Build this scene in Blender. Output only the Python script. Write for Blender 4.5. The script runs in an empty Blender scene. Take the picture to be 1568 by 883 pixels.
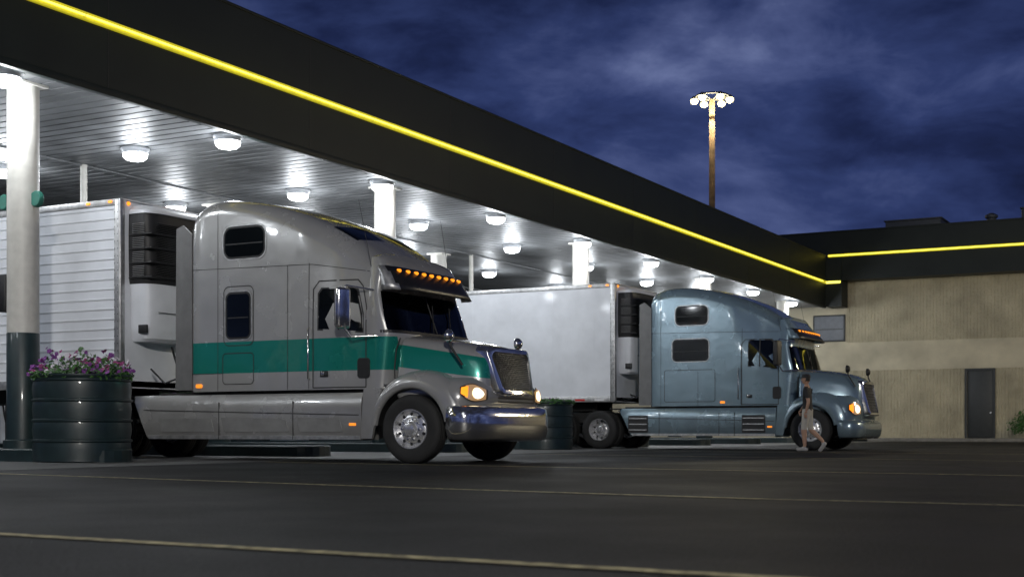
import bpy, bmesh, math, random
from mathutils import Vector, Matrix
random.seed(7)
rad=math.radians
scn=bpy.context.scene
scn.view_settings.view_transform='Standard'
scn.view_settings.look='None'
scn.view_settings.exposure=0
COL=scn.collection

# ------------------------------------------------------------ materials
def mat(name,col,rough=.5,metal=0.,coat=0.,var=.12,nscale=6.,bump=0.,bscale=60.,emis=None,estr=0.,rvar=.1,spec=.5):
    m=bpy.data.materials.new(name); m.use_nodes=True
    nt=m.node_tree; b=nt.nodes['Principled BSDF']
    b.inputs['Metallic'].default_value=metal
    b.inputs['Coat Weight'].default_value=coat
    b.inputs['Coat Roughness'].default_value=.06
    b.inputs['Specular IOR Level'].default_value=spec
    tc=nt.nodes.new('ShaderNodeTexCoord')
    n=nt.nodes.new('ShaderNodeTexNoise'); n.inputs['Scale'].default_value=nscale; n.inputs['Detail'].default_value=5
    nt.links.new(tc.outputs['Object'],n.inputs['Vector'])
    r=nt.nodes.new('ShaderNodeValToRGB')
    r.color_ramp.elements[0].position=.3; r.color_ramp.elements[1].position=.7
    r.color_ramp.elements[0].color=tuple(max(0,c*(1-var)) for c in col)+(1,)
    r.color_ramp.elements[1].color=tuple(min(1,c*(1+var)) for c in col)+(1,)
    nt.links.new(n.outputs['Fac'],r.inputs['Fac'])
    nt.links.new(r.outputs['Color'],b.inputs['Base Color'])
    mr=nt.nodes.new('ShaderNodeMapRange')
    mr.inputs['To Min'].default_value=max(0,rough*(1-rvar)); mr.inputs['To Max'].default_value=min(1,rough*(1+rvar))
    nt.links.new(n.outputs['Fac'],mr.inputs['Value']); nt.links.new(mr.outputs['Result'],b.inputs['Roughness'])
    if bump>0:
        n2=nt.nodes.new('ShaderNodeTexNoise'); n2.inputs['Scale'].default_value=bscale; n2.inputs['Detail'].default_value=4
        nt.links.new(tc.outputs['Object'],n2.inputs['Vector'])
        bp=nt.nodes.new('ShaderNodeBump'); bp.inputs['Strength'].default_value=bump; bp.inputs['Distance'].default_value=.02
        nt.links.new(n2.outputs['Fac'],bp.inputs['Height']); nt.links.new(bp.outputs['Normal'],b.inputs['Normal'])
    if emis:
        b.inputs['Emission Color'].default_value=tuple(emis)+(1,); b.inputs['Emission Strength'].default_value=estr
    return m
def mth(nt,op,a,b=None,c=None):
    n=nt.nodes.new('ShaderNodeMath'); n.operation=op
    for i,v in enumerate([a,b,c]):
        if v is None: continue
        if isinstance(v,(int,float)): n.inputs[i].default_value=v
        else: nt.links.new(v,n.inputs[i])
    return n.outputs[0]
def mixc(nt,f,a,b):
    n=nt.nodes.new('ShaderNodeMix'); n.data_type='RGBA'
    if isinstance(f,(int,float)): n.inputs[0].default_value=f
    else: nt.links.new(f,n.inputs[0])
    for i,v in ((6,a),(7,b)):
        if isinstance(v,tuple): n.inputs[i].default_value=v
        else: nt.links.new(v,n.inputs[i])
    return n.outputs[2]
def paint(name,base,stripe=None,metal=.3,rough=.26):
    """vehicle paint: road film near the bottom, optional livery band"""
    m=mat(name,base,rough,metal,.9,var=.06,nscale=2.2,rvar=.25)
    nt=m.node_tree; b=nt.nodes['Principled BSDF']
    src=b.inputs['Base Color'].links[0].from_socket
    tc=nt.nodes.new('ShaderNodeTexCoord'); sp=nt.nodes.new('ShaderNodeSeparateXYZ')
    nt.links.new(tc.outputs['Object'],sp.inputs[0]); X,Z=sp.outputs[0],sp.outputs[2]
    col=src
    if stripe:
        xs=mth(nt,'MAXIMUM',mth(nt,'ADD',X,.30),0.0)
        isf=mth(nt,'GREATER_THAN',X,-.36)
        top=mth(nt,'SUBTRACT',mth(nt,'SUBTRACT',1.86,mth(nt,'MULTIPLY',isf,.12)),mth(nt,'MULTIPLY',xs,.17))
        bot=mth(nt,'SUBTRACT',mth(nt,'ADD',1.37,mth(nt,'MULTIPLY',isf,.04)),mth(nt,'MULTIPLY',xs,.14))
        f=mth(nt,'MULTIPLY',mth(nt,'LESS_THAN',Z,top),mth(nt,'GREATER_THAN',Z,bot))
        col=mixc(nt,f,col,stripe)
    dn=nt.nodes.new('ShaderNodeTexNoise'); dn.inputs['Scale'].default_value=2.5; dn.inputs['Detail'].default_value=8
    nt.links.new(tc.outputs['Object'],dn.inputs['Vector'])
    d=nt.nodes.new('ShaderNodeMapRange'); d.inputs['From Min'].default_value=1.3; d.inputs['From Max'].default_value=.3
    d.inputs['To Min'].default_value=0; d.inputs['To Max'].default_value=.75
    nt.links.new(Z,d.inputs['Value'])
    f=mth(nt,'MULTIPLY',d.outputs[0],dn.outputs['Fac'])
    col=mixc(nt,f,col,(.08,.075,.07,1))
    nt.links.new(col,b.inputs['Base Color'])
    wn=nt.nodes.new('ShaderNodeTexNoise'); wn.inputs['Scale'].default_value=1.6; wn.inputs['Detail'].default_value=2
    nt.links.new(tc.outputs['Object'],wn.inputs['Vector'])
    bp=nt.nodes.new('ShaderNodeBump'); bp.inputs['Strength'].default_value=.4; bp.inputs['Distance'].default_value=.03
    nt.links.new(wn.outputs['Fac'],bp.inputs['Height']); nt.links.new(bp.outputs['Normal'],b.inputs['Normal']); nt.links.new(bp.outputs['Normal'],b.inputs['Coat Normal'])
    return m

M={}
M['rubber']=mat('tyre_rubber',(.018,.018,.018),.75,var=.3,bump=.2)
M['alu']=mat('polished_aluminium',(.78,.78,.79),.26,.75,var=.05)
M['chrome']=mat('chrome',(.84,.83,.81),.12,.95,var=.02,bump=.12,bscale=2.5)
M['dark']=mat('black_plastic',(.015,.015,.016),.5,var=.3)
M['frame']=mat('chassis_steel',(.02,.02,.02),.6,var=.4,nscale=10)
M['glass']=mat('tinted_glass',(.005,.007,.009),.05,var=.1)
M['seam']=mat('panel_gap',(.03,.03,.03),.7,var=.1)
M['amber']=mat('amber_lens',(.8,.25,.02),.3,emis=(1,.30,.015),estr=1.5)
M['amberdim']=mat('amber_lens_dim',(.8,.25,.02),.3,emis=(1,.3,.03),estr=.9)
M['head']=mat('headlamp_lens',(.9,.9,.85),.15,emis=(1,.86,.58),estr=2.2)
M['headglass']=mat('headlamp_cover',(.6,.58,.5),.12,metal=.6,coat=.5,emis=(1,.50,.15),estr=.30)
M['white']=mat('white_paint',(.72,.74,.78),.4,coat=.2,var=.08,nscale=2)
M['cream']=mat('cream_paint',(.60,.58,.53),.45,var=.08)
M['green']=mat('dark_green_paint',(.012,.026,.028),.45,var=.25,coat=.2)
M['skin']=mat('skin',(.42,.25,.17),.5)
M['shirt']=mat('black_shirt',(.02,.02,.022),.8)
M['shorts']=mat('light_shorts',(.42,.40,.36),.8)
M['shoe']=mat('shoe',(.35,.34,.33),.6)
M['hair']=mat('dark_hair',(.02,.015,.01),.6)
M['leaf']=mat('leaf',(.045,.13,.025),.5,var=.5,nscale=30)
M['soil']=mat('soil',(.03,.02,.015),.9)
M['petp']=mat('purple_petal',(.17,.03,.22),.6,var=.4,nscale=20)
M['petw']=mat('white_petal',(.66,.62,.68),.6)
M['petm']=mat('magenta_petal',(.26,.03,.15),.6)
M['tape_r']=mat('red_tape',(.6,.02,.02),.35)
M['tape_w']=mat('white_tape',(.8,.8,.8),.35)
M['alu2']=mat('brushed_aluminium_rail',(.46,.46,.46),.38,.7,var=.25,nscale=12)
M['louv']=mat('louvre_grey',(.26,.26,.26),.35,.4)
M['int']=mat('cab_interior',(.28,.25,.22),.8)
M['intd']=mat('cab_dash',(.06,.06,.062),.6)
M['gbar']=mat('grille_bar_metal',(.08,.08,.08),.3,.7)
gl=bpy.data.materials.new('windshield_glass'); gl.use_nodes=True; nt=gl.node_tree; nt.nodes.remove(nt.nodes['Principled BSDF'])
tr=nt.nodes.new('ShaderNodeBsdfTransparent'); tr.inputs[0].default_value=(.80,.88,.86,1); gs=nt.nodes.new('ShaderNodeBsdfGlossy'); gs.inputs['Roughness'].default_value=.03
lw=nt.nodes.new('ShaderNodeFresnel'); lw.inputs['IOR'].default_value=1.45; mx=nt.nodes.new('ShaderNodeMixShader')
nt.links.new(lw.outputs[0],mx.inputs[0]); nt.links.new(tr.outputs[0],mx.inputs[1]); nt.links.new(gs.outputs[0],mx.inputs[2]); nt.links.new(mx.outputs[0],nt.nodes['Material Output'].inputs[0])
M['wglass']=gl

# ------------------------------------------------------------ mesh helpers
def obj(name,verts,faces,mats,parent=None,smooth=False,fm=None,autos=None):
    me=bpy.data.meshes.new(name); me.from_pydata([tuple(v) for v in verts],[],faces); me.update()
    if not isinstance(mats,(list,tuple)): mats=[mats]
    for m in mats: me.materials.append(m)
    if fm:
        for p,i in zip(me.polygons,fm): p.material_index=i
    bm=bmesh.new(); bm.from_mesh(me); bmesh.ops.recalc_face_normals(bm,faces=bm.faces); bm.to_mesh(me); bm.free()
    if smooth or autos:
        me.polygons.foreach_set('use_smooth',[True]*len(me.polygons))
        if autos: me.set_sharp_from_angle(angle=rad(autos))
    o=bpy.data.objects.new(name,me); COL.objects.link(o)
    if parent: o.parent=parent
    return o
def empty(name,loc=(0,0,0),rz=0):
    e=bpy.data.objects.new(name,None); e.location=loc; e.rotation_euler=(0,0,rz); COL.objects.link(e); return e
def box(name,x0,x1,y0,y1,z0,z1,m,parent=None,bev=0.,seg=2):
    bm=bmesh.new(); bmesh.ops.create_cube(bm,size=1)
    for v in bm.verts:
        v.co=Vector(((x0+x1)/2+v.co.x*(x1-x0),(y0+y1)/2+v.co.y*(y1-y0),(z0+z1)/2+v.co.z*(z1-z0)))
    if bev>0: bmesh.ops.bevel(bm,geom=list(bm.edges),offset=bev,segments=seg,affect='EDGES',profile=.5)
    me=bpy.data.meshes.new(name); bm.to_mesh(me); bm.free(); me.materials.append(m)
    if bev>0:
        me.polygons.foreach_set('use_smooth',[True]*len(me.polygons)); me.set_sharp_from_angle(angle=rad(50))
    o=bpy.data.objects.new(name,me); COL.objects.link(o)
    if parent: o.parent=parent
    return o
def loft(rings,closed=True,cap=True):
    n=len(rings[0]); V=[p for r in rings for p in r]; F=[]
    for i in range(len(rings)-1):
        for j in range(n if closed else n-1):
            k=(j+1)%n
            F.append((i*n+j,i*n+k,(i+1)*n+k,(i+1)*n+j))
    if cap and closed:
        F.append(tuple(range(n))); F.append(tuple((len(rings)-1)*n+j for j in range(n)))
    return V,F
def lathe(name,prof,m,parent=None,axis='z',seg=48,c=(0,0,0),autos=40):
    rings=[]
    for (r,h) in prof:
        rg=[]
        for k in range(seg):
            a=2*math.pi*k/seg
            if axis=='z': p=(c[0]+r*math.cos(a),c[1]+r*math.sin(a),c[2]+h)
            elif axis=='y': p=(c[0]+r*math.cos(a),c[1]+h,c[2]+r*math.sin(a))
            else: p=(c[0]+h,c[1]+r*math.cos(a),c[2]+r*math.sin(a))
            rg.append(p)
        rings.append(rg)
    V,F=loft(rings,True,False)
    return obj(name,V,F,m,parent,autos=autos)
def tube(name,pts,r,m,parent=None):
    cu=bpy.data.curves.new(name,'CURVE'); cu.dimensions='3D'; cu.bevel_depth=r; cu.bevel_resolution=2; cu.use_fill_caps=True
    s=cu.splines.new('POLY'); s.points.add(len(pts)-1)
    for p,q in zip(s.points,pts): p.co=(q[0],q[1],q[2],1)
    cu.materials.append(m)
    o=bpy.data.objects.new(name,cu); COL.objects.link(o)
    if parent: o.parent=parent
    return o
def interp(tab,x):
    if x<=tab[0][0]: return tab[0][1]
    for (a,b),(c,d) in zip(tab,tab[1:]):
        if x<=c:
            t=(x-a)/(c-a); return b+(d-b)*t
    return tab[-1][1]
def smoothtab(tab,x):
    h=.14
    return (interp(tab,x-h)+2*interp(tab,x)+interp(tab,x+h))/4
def rr(x0,x1,z0,z1,r,n=5):
    P=[]
    for cx,cz,a0 in ((x1-r,z1-r,0),(x0+r,z1-r,90),(x0+r,z0+r,180),(x1-r,z0+r,270)):
        for k in range(n+1):
            a=rad(a0+90*k/n); P.append((cx+r*math.cos(a),cz+r*math.sin(a)))
    return P

# ------------------------------------------------------------ tractor
def wheel(parent,cx,cy,sgn,r,kind,nm):
    s=sgn
    tp=[(.29,.125),(.30,.138),(.34,.145),(.41,.145),(.455,.138),(.485,.118),(.495,.10),(.5,.09),(.5,.062),(.488,.060),(.488,.050),(.5,.048),(.5,.012),(.488,.010),(.488,-.0),(.5,-.002),(.5,-.05),(.488,-.052),(.5,-.064),(.495,-.10),(.47,-.13),(.41,-.145),(.29,-.125)]
    k=r/.5
    lathe(nm+'_tyre',[(a*k,b*s) for a,b in tp],M['rubber'],parent,'y',56,(cx,cy,r))
    if kind=='steer':
        rp=[(.292,.125),(.288,.140),(.278,.140),(.272,.12),(.262,.075),(.25,.06),(.215,.085),(.17,.095),(.115,.10),(.105,.105),(.10,.15),(.085,.175),(.05,.185),(0.001,.187)]
        hub=.098
    else:
        rp=[(.292,.125),(.288,.140),(.278,.138),(.270,.09),(.258,-.02),(.24,-.06),(.19,-.07),(.13,-.06),(.12,-.05),(.118,.06),(.10,.09),(.06,.10),(.001,.10)]
        hub=-.062
    lathe(nm+'_rim',[(a*k,b*s) for a,b in rp],M['alu'],parent,'y',48,(cx,cy,r))
    V=[];F=[]
    def disc(r0,ang,rad_,y,yo):
        base=len(V); ns=10
        px=cx+r0*math.cos(ang); pz=r+r0*math.sin(ang)
        for q in range(ns):
            a=2*math.pi*q/ns; V.append((px+rad_*math.cos(a),cy+s*y,pz+rad_*math.sin(a)))
        for q in range(ns):
            a=2*math.pi*q/ns; V.append((px+rad_*.9*math.cos(a),cy+s*yo,pz+rad_*.9*math.sin(a)))
        for q in range(ns): F.append((base+q,base+(q+1)%ns,base+ns+(q+1)%ns,base+ns+q))
        F.append(tuple(base+ns+q for q in range(ns)))
    for i in range(10):
        yy=.084 if kind=='steer' else -.064
        disc(.215*k,2*math.pi*(i+.5)/10,.026*k,yy-.03,yy+.008)
    obj(nm+'_handholes',V,F,M['dark'],parent)
    V=[];F=[]
    for i in range(10): disc(.148*k,2*math.pi*i/10,.015*k,hub-.02,hub+.032)
    obj(nm+'_lugs',V,F,M['chrome'],parent,autos=40)

def tractor(name,loc,S):
    T=empty(name,loc)
    body=S['body']; plain=S['plain']; fend=S['plain']
    roof=S['roof']; Z0=1.09
    XB=-.78
    def ys(x,z):
        w=1.25 if x<-1.3 else 1.25-.05*min(1,(x+1.3)/.52)
        t=0 if x<-1.9 else .16*min(1,(x+1.9)/1.12)
        return w-t*max(0,min(1.4,(z-2.2)/.9))
    xs=[-4.16,-4.12,-4.04,-3.9]+[-3.9+.13*i for i in range(1,24)]+[XB]
    xs=sorted(set(x for x in xs if x<=XB))
    rings=[]
    for x in xs:
        zt=smoothtab(roof,x) if x>-3.8 else interp(roof,x)
        ins={-4.16:.10,-4.12:.04,-4.04:.01}.get(x,0)
        zt-=ins
        r=.28+.10*max(0,min(1,(x+2.6)/1.5))
        half=[]
        for k in range(9):
            z=Z0+(zt-r-Z0)*k/8; half.append((ys(x,z)-ins,z))
        wtop=ys(x,zt-r)-ins
        for k in range(1,9):
            a=rad(90*k/8); half.append((wtop-r*1.15*(1-math.cos(a)),zt-r+r*math.sin(a)))
        ye=half[-1][0]
        for k in range(1,5):
            half.append((ye*(1-k/5),zt+.045*math.sin(rad(90*k/5))))
        ring=[(x,-y,z) for y,z in half]+[(x,0,zt+.045)]+[(x,y,z) for y,z in reversed(half)]
        rings.append(ring)
    V,F=loft(rings)
    F=F[:-1]
    fm=[]
    for f in F:
        c=sum((Vector(V[i]) for i in f),Vector())/len(f)
        g=0
        if S.get('skylight') and len(f)==4 and S['skylight'][0]<c.x<S['skylight'][1] and .2<abs(c.y)<.9 and c.z>interp(roof,c.x)-.07: g=1
        fm.append(g)
    obj('sleeper_cab_shell',V,F,[body,M['glass']],T,autos=35,fm=fm)
    box('cab_floor',-2.4,-.45,-1.15,1.15,1.12,1.16,M['intd'],T)
    box('cab_rear_curtain',-2.45,-2.40,-1.2,1.2,1.16,2.95,M['int'],T)
    for s in (-1,1):
        box('seat_base',-1.75,-1.2,s*.62-.27,s*.62+.27,1.45,1.62,M['int'],T,.05); box('seat_back',-1.85,-1.68,s*.62-.26,s*.62+.26,1.6,2.25,M['int'],T,.06)
        box('seat_headrest',-1.82,-1.70,s*.62-.14,s*.62+.14,2.27,2.46,M['int'],T,.04)
    box('dashboard',-.95,-.50,-1.05,1.05,1.5,1.93,M['intd'],T,.06)
    box('dash_papers',-.72,-.55,-.5,-.25,1.935,1.96,M['tape_w'],T); box('dash_box',-.75,-.6,.2,.42,1.935,2.0,M['intd'],T,.01)
    pts=[(-1.08+.06*math.sin(2*math.pi*k/24),.62+.23*math.cos(2*math.pi*k/24),1.93+.22*math.sin(2*math.pi*k/24)) for k in range(25)]
    tube('steering_wheel',pts,.016,M['dark'],T); tube('steering_column',[(-1.08,.62,1.93),(-.8,.62,1.7)],.03,M['dark'],T)
    zt_end=smoothtab(roof,XB)
    xf=S['xf']
    def plan(th,xfv,w,base,e):
        s,c=math.sin(th),math.cos(th)
        return base+(xfv-base)*max(0,c)**e, w*(1 if s>=0 else -1)*abs(s)**e
    G0,G1=1.95,2.54
    zl=[1.09,1.4,1.7,1.87,1.92,1.95,2.05,2.2,2.3,2.4,2.5,2.54,2.6,2.7,2.8,2.9,3.0]
    zl=[z for z in zl if z<zt_end-.06]+[zt_end-.05,zt_end-.005,zt_end+.03]
    NT=36; rings=[]
    for i,z in enumerate(zl):
        xv=interp(xf,z); w=ys(XB,z)
        if i==len(zl)-2: w-=.12
        if i==len(zl)-1: w-=.35
        ring=[]
        for j in range(NT+1):
            th=rad(-90+180*j/NT); px,py=plan(th,xv,w,XB-.01,.42); ring.append((px,py,z))
        rings.append(ring)
    V,F=loft(rings,closed=False,cap=False)
    fm=[]
    for f in F:
        c=sum((Vector(V[i]) for i in f),Vector())/4
        w=ys(XB,c.z)
        fm.append(1 if (G0<c.z<G1 and abs(c.y)<w*.955) else 0)
    F.append(tuple(len(V)-1-j for j in range(NT+1))); fm.append(0)
    obj('cab_front',V,F,[body,M['wglass']],T,autos=35,fm=fm)
    tube('windshield_divider',[(interp(xf,z)+.006,0,z) for z in (1.96,2.2,2.4,2.54)],.012,M['dark'],T)
    rs=[]
    for z in (1.915,1.955):
        rs.append([plan(rad(-80+160*j/20),interp(xf,z)+.012,ys(XB,z)+.0,XB-.01,.42)+(z,) for j in range(21)])
    V,F=loft(rs,False,False); obj('windshield_gasket',V,F,M['dark'],T)
    for s in (-1,1):
        tube('wiper',[(interp(xf,1.95)+.03,s*.25+.1,1.96),(interp(xf,2.2)+.02,s*.25+.25,2.20),(interp(xf,2.35)+.02,s*.25+.32,2.40)],.010,M['dark'],T)
    def panel(nm,pts,off,m):
        for s in (-1,1):
            V=[];F=[]; n=len(pts)
            for (x,z) in pts: V.append((x,s*(ys(x,z)+off),z))
            for (x,z) in pts: V.append((x,s*(ys(x,z)-.02),z))
            F.append(tuple(range(n)))
            for i in range(n): F.append((i,(i+1)%n,n+(i+1)%n,n+i))
            obj(nm,V,F,m,T)
    def ribbon(nm,pts,w,off,m,closed=True,yf=None):
        yf=yf or ys
        for s in (-1,1):
            V=[];F=[]; n=len(pts); segs=n if closed else n-1
            for i in range(segs):
                a=Vector((pts[i][0],pts[i][1])); b=Vector((pts[(i+1)%n][0],pts[(i+1)%n][1]))
                L=(b-a).length
                if L<1e-5: continue
                d=(b-a)/L; nr=Vector((-d.y,d.x))*w/2; ns=max(1,int(L/.2))
                for k in range(ns):
                    p=a+(b-a)*k/ns-d*w*.2; q=a+(b-a)*(k+1)/ns+d*w*.2
                    base=len(V)
                    for pt in (p+nr,p-nr,q-nr,q+nr): V.append((pt.x,s*(yf(pt.x,pt.y)+off),pt.y))
                    F.append((base,base+1,base+2,base+3))
            obj(nm,V,F,m,T)
    for i,(a,b,c,d,r) in enumerate(S['windows']):
        ribbon('window_trim',rr(a-.045,b+.045,c-.045,d+.045,r+.045),.02,.010,M['alu2'])
        panel('window_seal',rr(a-.03,b+.03,c-.03,d+.03,r+.03),.006,M['dark'])
        panel('window_glass',rr(a,b,c,d,r),.011,M['glass'])
        ribbon('window_divider',[(a+.02,c+.45*(d-c)),(b-.02,c+.45*(d-c))],.02,.014,M['dark'],False)
    for (a,b,c,d,r) in S['outlines']: ribbon('panel_outline',rr(a,b,c,d,r),.014,.0035,M['seam'])
    for pl in S['seams']: ribbon('panel_seam',pl,.010,.0035,M['seam'],False)
    dw=S['doorwin']
    panel('door_window_seal',dw['seal'],.006,M['dark']); panel('door_window',dw['glass'],.011,M['glass'])
    ribbon('door_window_bar',[(-1.25,dw['seal'][0][1]),(-1.25,dw['seal'][2][1])],.025,.013,M['dark'],False)
    ribbon('door_gap',S['door'],.018,.004,M['seam'])
    for s in (-1,1):
        box('door_handle',-1.58,-1.44,*sorted((s*1.235,s*1.275)),1.28,1.37,M['dark'],T,.01)
        box('door_handle_plate',-1.56,-1.50,*sorted((s*1.27,s*1.282)),1.295,1.355,M['chrome'],T,.004)
        tube('grab_handle',[(-1.78,s*1.25,1.25),(-1.78,s*1.30,1.27),(-1.78,s*1.30,2.0),(-1.78,s*1.25,2.02)],.014,M['chrome'],T)
    panel('door_vent',rr(-.93,-.72,1.25,1.55,.05),.012,M['dark'])
    for x in S['markers']:
        panel('side_marker',rr(x-.06,x+.06,1.15,1.21,.02),.02,M['amberdim'])
    for s in (-1,1):
        obj('side_extender',*loft([[(-4.12,s*1.235,1.12),(-4.12,s*1.235,3.6)],[(-4.3,s*1.245,1.12),(-4.3,s*1.245,3.75)],[(-4.46,s*1.24,1.12),(-4.44,s*1.24,3.7)]],False,False),S['ext'],T).modifiers.new('s','SOLIDIFY').thickness=.03
        tube('antenna',[(-.75,s*1.12,2.9),(-.95,s*1.16,3.9)],.004,M['dark'],T)
    if S['visor']:
        zt,zb,fw=S['visor']
        rows=[]
        for k in range(5):
            t=k/4; z=zt+(zb-zt)*t; xv=interp(xf,zt)+.02+fw*t**.8
            row=[]
            for j in range(25):
                th=rad(-84+168*j/24); px,py=plan(th,xv,ys(XB,zt)+.03+.06*t,XB+.02,.42); row.append((px,py,z))
            rows.append(row)
        V,F=loft(rows,False,False)
        o=obj('sun_visor',V,F,[S['visormat'],S['visedge']],T,smooth=True,fm=[1 if abs(V[f[0]][1])>1.06 else 0 for f in F]); o.modifiers.new('s','SOLIDIFY').thickness=.02
        for j in range(9):
            y=-.86+1.72*j/8
            px=interp(xf,zt)+.05+fw*.22-.05*abs(y)**3
            lathe('visor_light',[(.001,.03),(.018,.026),(.026,.01),(.028,-.03),(.001,-.03)],M['amber'],T,'x',12,(px+.0,y,zt-.07))
    rings=[]
    for (x,wl,wt,zt,z0) in S['hood']:
        half=[(wl,z0),(wl,z0+.15),(wl*.985,z0+(zt-z0)*.45),(wl*.4+wt*.6+.02,z0+(zt-z0)*.74),(wt,zt-.09),(wt*.86,zt-.02),(wt*.55,zt+.02),(wt*.22,zt+.035)]
        ring=[(x,-y,z) for y,z in half]+[(x,y,z) for y,z in reversed(half)]
        rings.append(ring)
    V,F=loft(rings)
    o=obj('hood',V,F,S['hoodmat'],T,smooth=True); ss=o.modifiers.new('s','SUBSURF'); ss.levels=ss.render_levels=2
    for s in (-1,1):
        tube('hood_shut_line',[(-.345,s*1.10,1.12),(-.345,s*1.115,1.4),(-.345,s*1.07,1.66),(-.345,s*.96,1.84)],.010,M['seam'],T)
    Rt=S['fender']
    for s in (-1,1):
        rings=[];arch=[]
        for a in range(10,176,5):
            R=interp(Rt,a); A=rad(a)
            cs=[(.585,1.2),(.59,1.24),(.61,1.258),(.66,1.262),(max(.68,R*.88),1.24),(max(.70,R*.965),1.14),(R,1.0),(R+.02,.6)]
            rings.append([(r*math.cos(A),s*y,.5+r*math.sin(A)) for r,y in cs])
            arch.append([(.59*math.cos(A),s*1.2,.5+.59*math.sin(A)),(.60*math.cos(A),s*.45,.5+.60*math.sin(A))])
        V,F=loft(rings,False,False); obj('fender',V,F,fend,T,smooth=True)
        V,F=loft(arch,False,False); obj('wheel_well',V,F,M['dark'],T)
        obj('fender_rear_skirt',[( -.50,s*1.24,1.10),(-.80,s*1.25,1.10),(-.86,s*1.25,.36),(-.66,s*1.25,.36),(-.60,s*1.25,.62)],[(0,1,2,3,4)],plain,T).modifiers.new('s','SOLIDIFY').thickness=.05
    def planloft(nm,levels,m,e=.55,t0=-90,t1=90,n=40,smooth=True,parent=T):
        rings=[]
        for (z,base,xv,w) in levels:
            ring=[]
            for j in range(n+1):
                px,py=plan(rad(t0+(t1-t0)*j/n),xv,w,base,e); ring.append((px,py,z))
            rings.append(ring)
        V,F=loft(rings,False,False)
        return obj(nm,V,F,m,parent,smooth=smooth)
    ns=S['nose']
    planloft('nose_panel',ns,plain)
    for sg in (-1,1):
        a0,a1=S['head_ang']; zc,zh=S['head_z']
        for nm,t0,t1,m,off,hs in (('headlamp_housing',a0-3,a1+10,M['dark'],.008,1.12),('headlamp_cover',a0,a1,M['headglass'],.016,1.),('headlamp_lit',a0+(a1-a0)*.10,a0+(a1-a0)*.62,M['head'],.024,.72),('turn_signal',a1-5,a1+8,M['amber'],.026,.80)):
            rings=[]
            for k in range(5):
                ring=[]
                for j in range(13):
                    u=j/12; th=rad(t0+(t1-t0)*u)*sg
                    uu=(math.degrees(abs(th))-a0)/(a1+7-a0)
                    hh=zh*hs*(.62+.55*math.sin(math.pi*min(1,max(0,uu*.9+.05)))-.25*max(0,uu-.5))
                    if nm=='headlamp_lit': hh*=math.sqrt(max(.02,1-(2*u-1)**2))
                    z=zc+.05*(uu-.5)+hh*(k/4-.5)
                    xv=interp([(q[0],q[2]) for q in ns],z); w=interp([(q[0],q[3]) for q in ns],z); bs=ns[0][1]
                    px,py=plan(th,xv+off,w+off,bs,.55); ring.append((px,py,z))
                rings.append(ring)
            V,F=loft(rings,False,False); obj(nm,V,F,m,T,smooth=True)
    gx0,gx1,gz0,gz1,gw0,gw1=S['grille']
    def gr(w,zin,off,r=.1):
        out=[]
        for (cx,cz,a0) in ((1,1,0),(-1,1,90),(-1,0,180),(1,0,270)):
            for k in range(6):
                a=rad(a0+90*k/5)
                ww=(gw1 if cz==1 else gw0)-w-r
                zz=(gz1-zin-r) if cz==1 else (gz0+zin+r)
                y=cx*ww+r*math.cos(a); z=zz+r*math.sin(a)
                t=(z-gz0)/(gz1-gz0); x=gx0+(gx1-gx0)*t+off-.10*(abs(y)/gw1)**2.5
                out.append((x,y,z))
        return out
    V,F=loft([gr(-.02,-.02,-.14),gr(0,0,.02),gr(.02,.02,.04),gr(.07,.07,.035),gr(.08,.08,-.02)],True,False)
    obj('grille_surround',V,F,S['grillemat'],T,autos=40)
    P=gr(.075,.075,.0); obj('grille_mesh',[(sum(p[0] for p in P)/len(P),0,(gz0+gz1)/2)]+P,[(0,i+1,(i+1)%len(P)+1) for i in range(len(P))],M['dark'],T)
    for k in range(S['gbars'][0]):
        t=(k+1)/(S['gbars'][0]+1); z=gz0+.08+(gz1-gz0-.16)*t; x=gx0+(gx1-gx0)*((z-gz0)/(gz1-gz0))+.015
        w=gw0+(gw1-gw0)*((z-gz0)/(gz1-gz0))-.08
        tube('grille_bar',[(x-.10*(abs(y)/gw1)**2.5,y,z) for y in [w*(-1+j/5) for j in range(11)]],.005,M['gbar'],T)
    for k in range(S['gbars'][1]):
        y=(-1+2*(k+1)/(S['gbars'][1]+1))*(gw0-.08)
        o=-.10*(abs(y)/gw1)**2.5
        tube('grille_rod',[(gx0+.012+o,y,gz0+.08),(gx1+.012+o,y*1.05,gz1-.08)],.004,M['gbar'],T)
    for q in range(2):
        planloft('nose_air_slot',[(.88+.055*q,ns[0][1],1.088+.004*q,1.24),(.905+.055*q,ns[0][1],1.09+.004*q,1.24)],M['dark'],.55,-14,14,12)
    bz=S['bumper']
    o=planloft('bumper',bz,S['bumpmat'],e=.5); o.modifiers.new('s','SOLIDIFY').thickness=-.03
    def bpatch(nm,t0,t1,z0,z1,m,off=.008):
        xm=max(q[2] for q in bz); wm=max(q[3] for q in bz); bs=bz[0][1]
        planloft(nm,[(z0,bs,xm+off,wm+off),(z1,bs,xm+off,wm+off)],m,.5,t0,t1,14)
    bpatch('bumper_air_intake',-16,16,.47,.60,M['dark'])
    bpatch('bumper_step_line',-88,88,.652,.664,M['seam'],.004)
    for sg in (-1,1):
        bpatch('fog_lamp_recess',sg*26,sg*44,.45,.60,M['dark'])
        bpatch('fog_lamp',sg*30,sg*39,.475,.575,S['fog'],.014)
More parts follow.
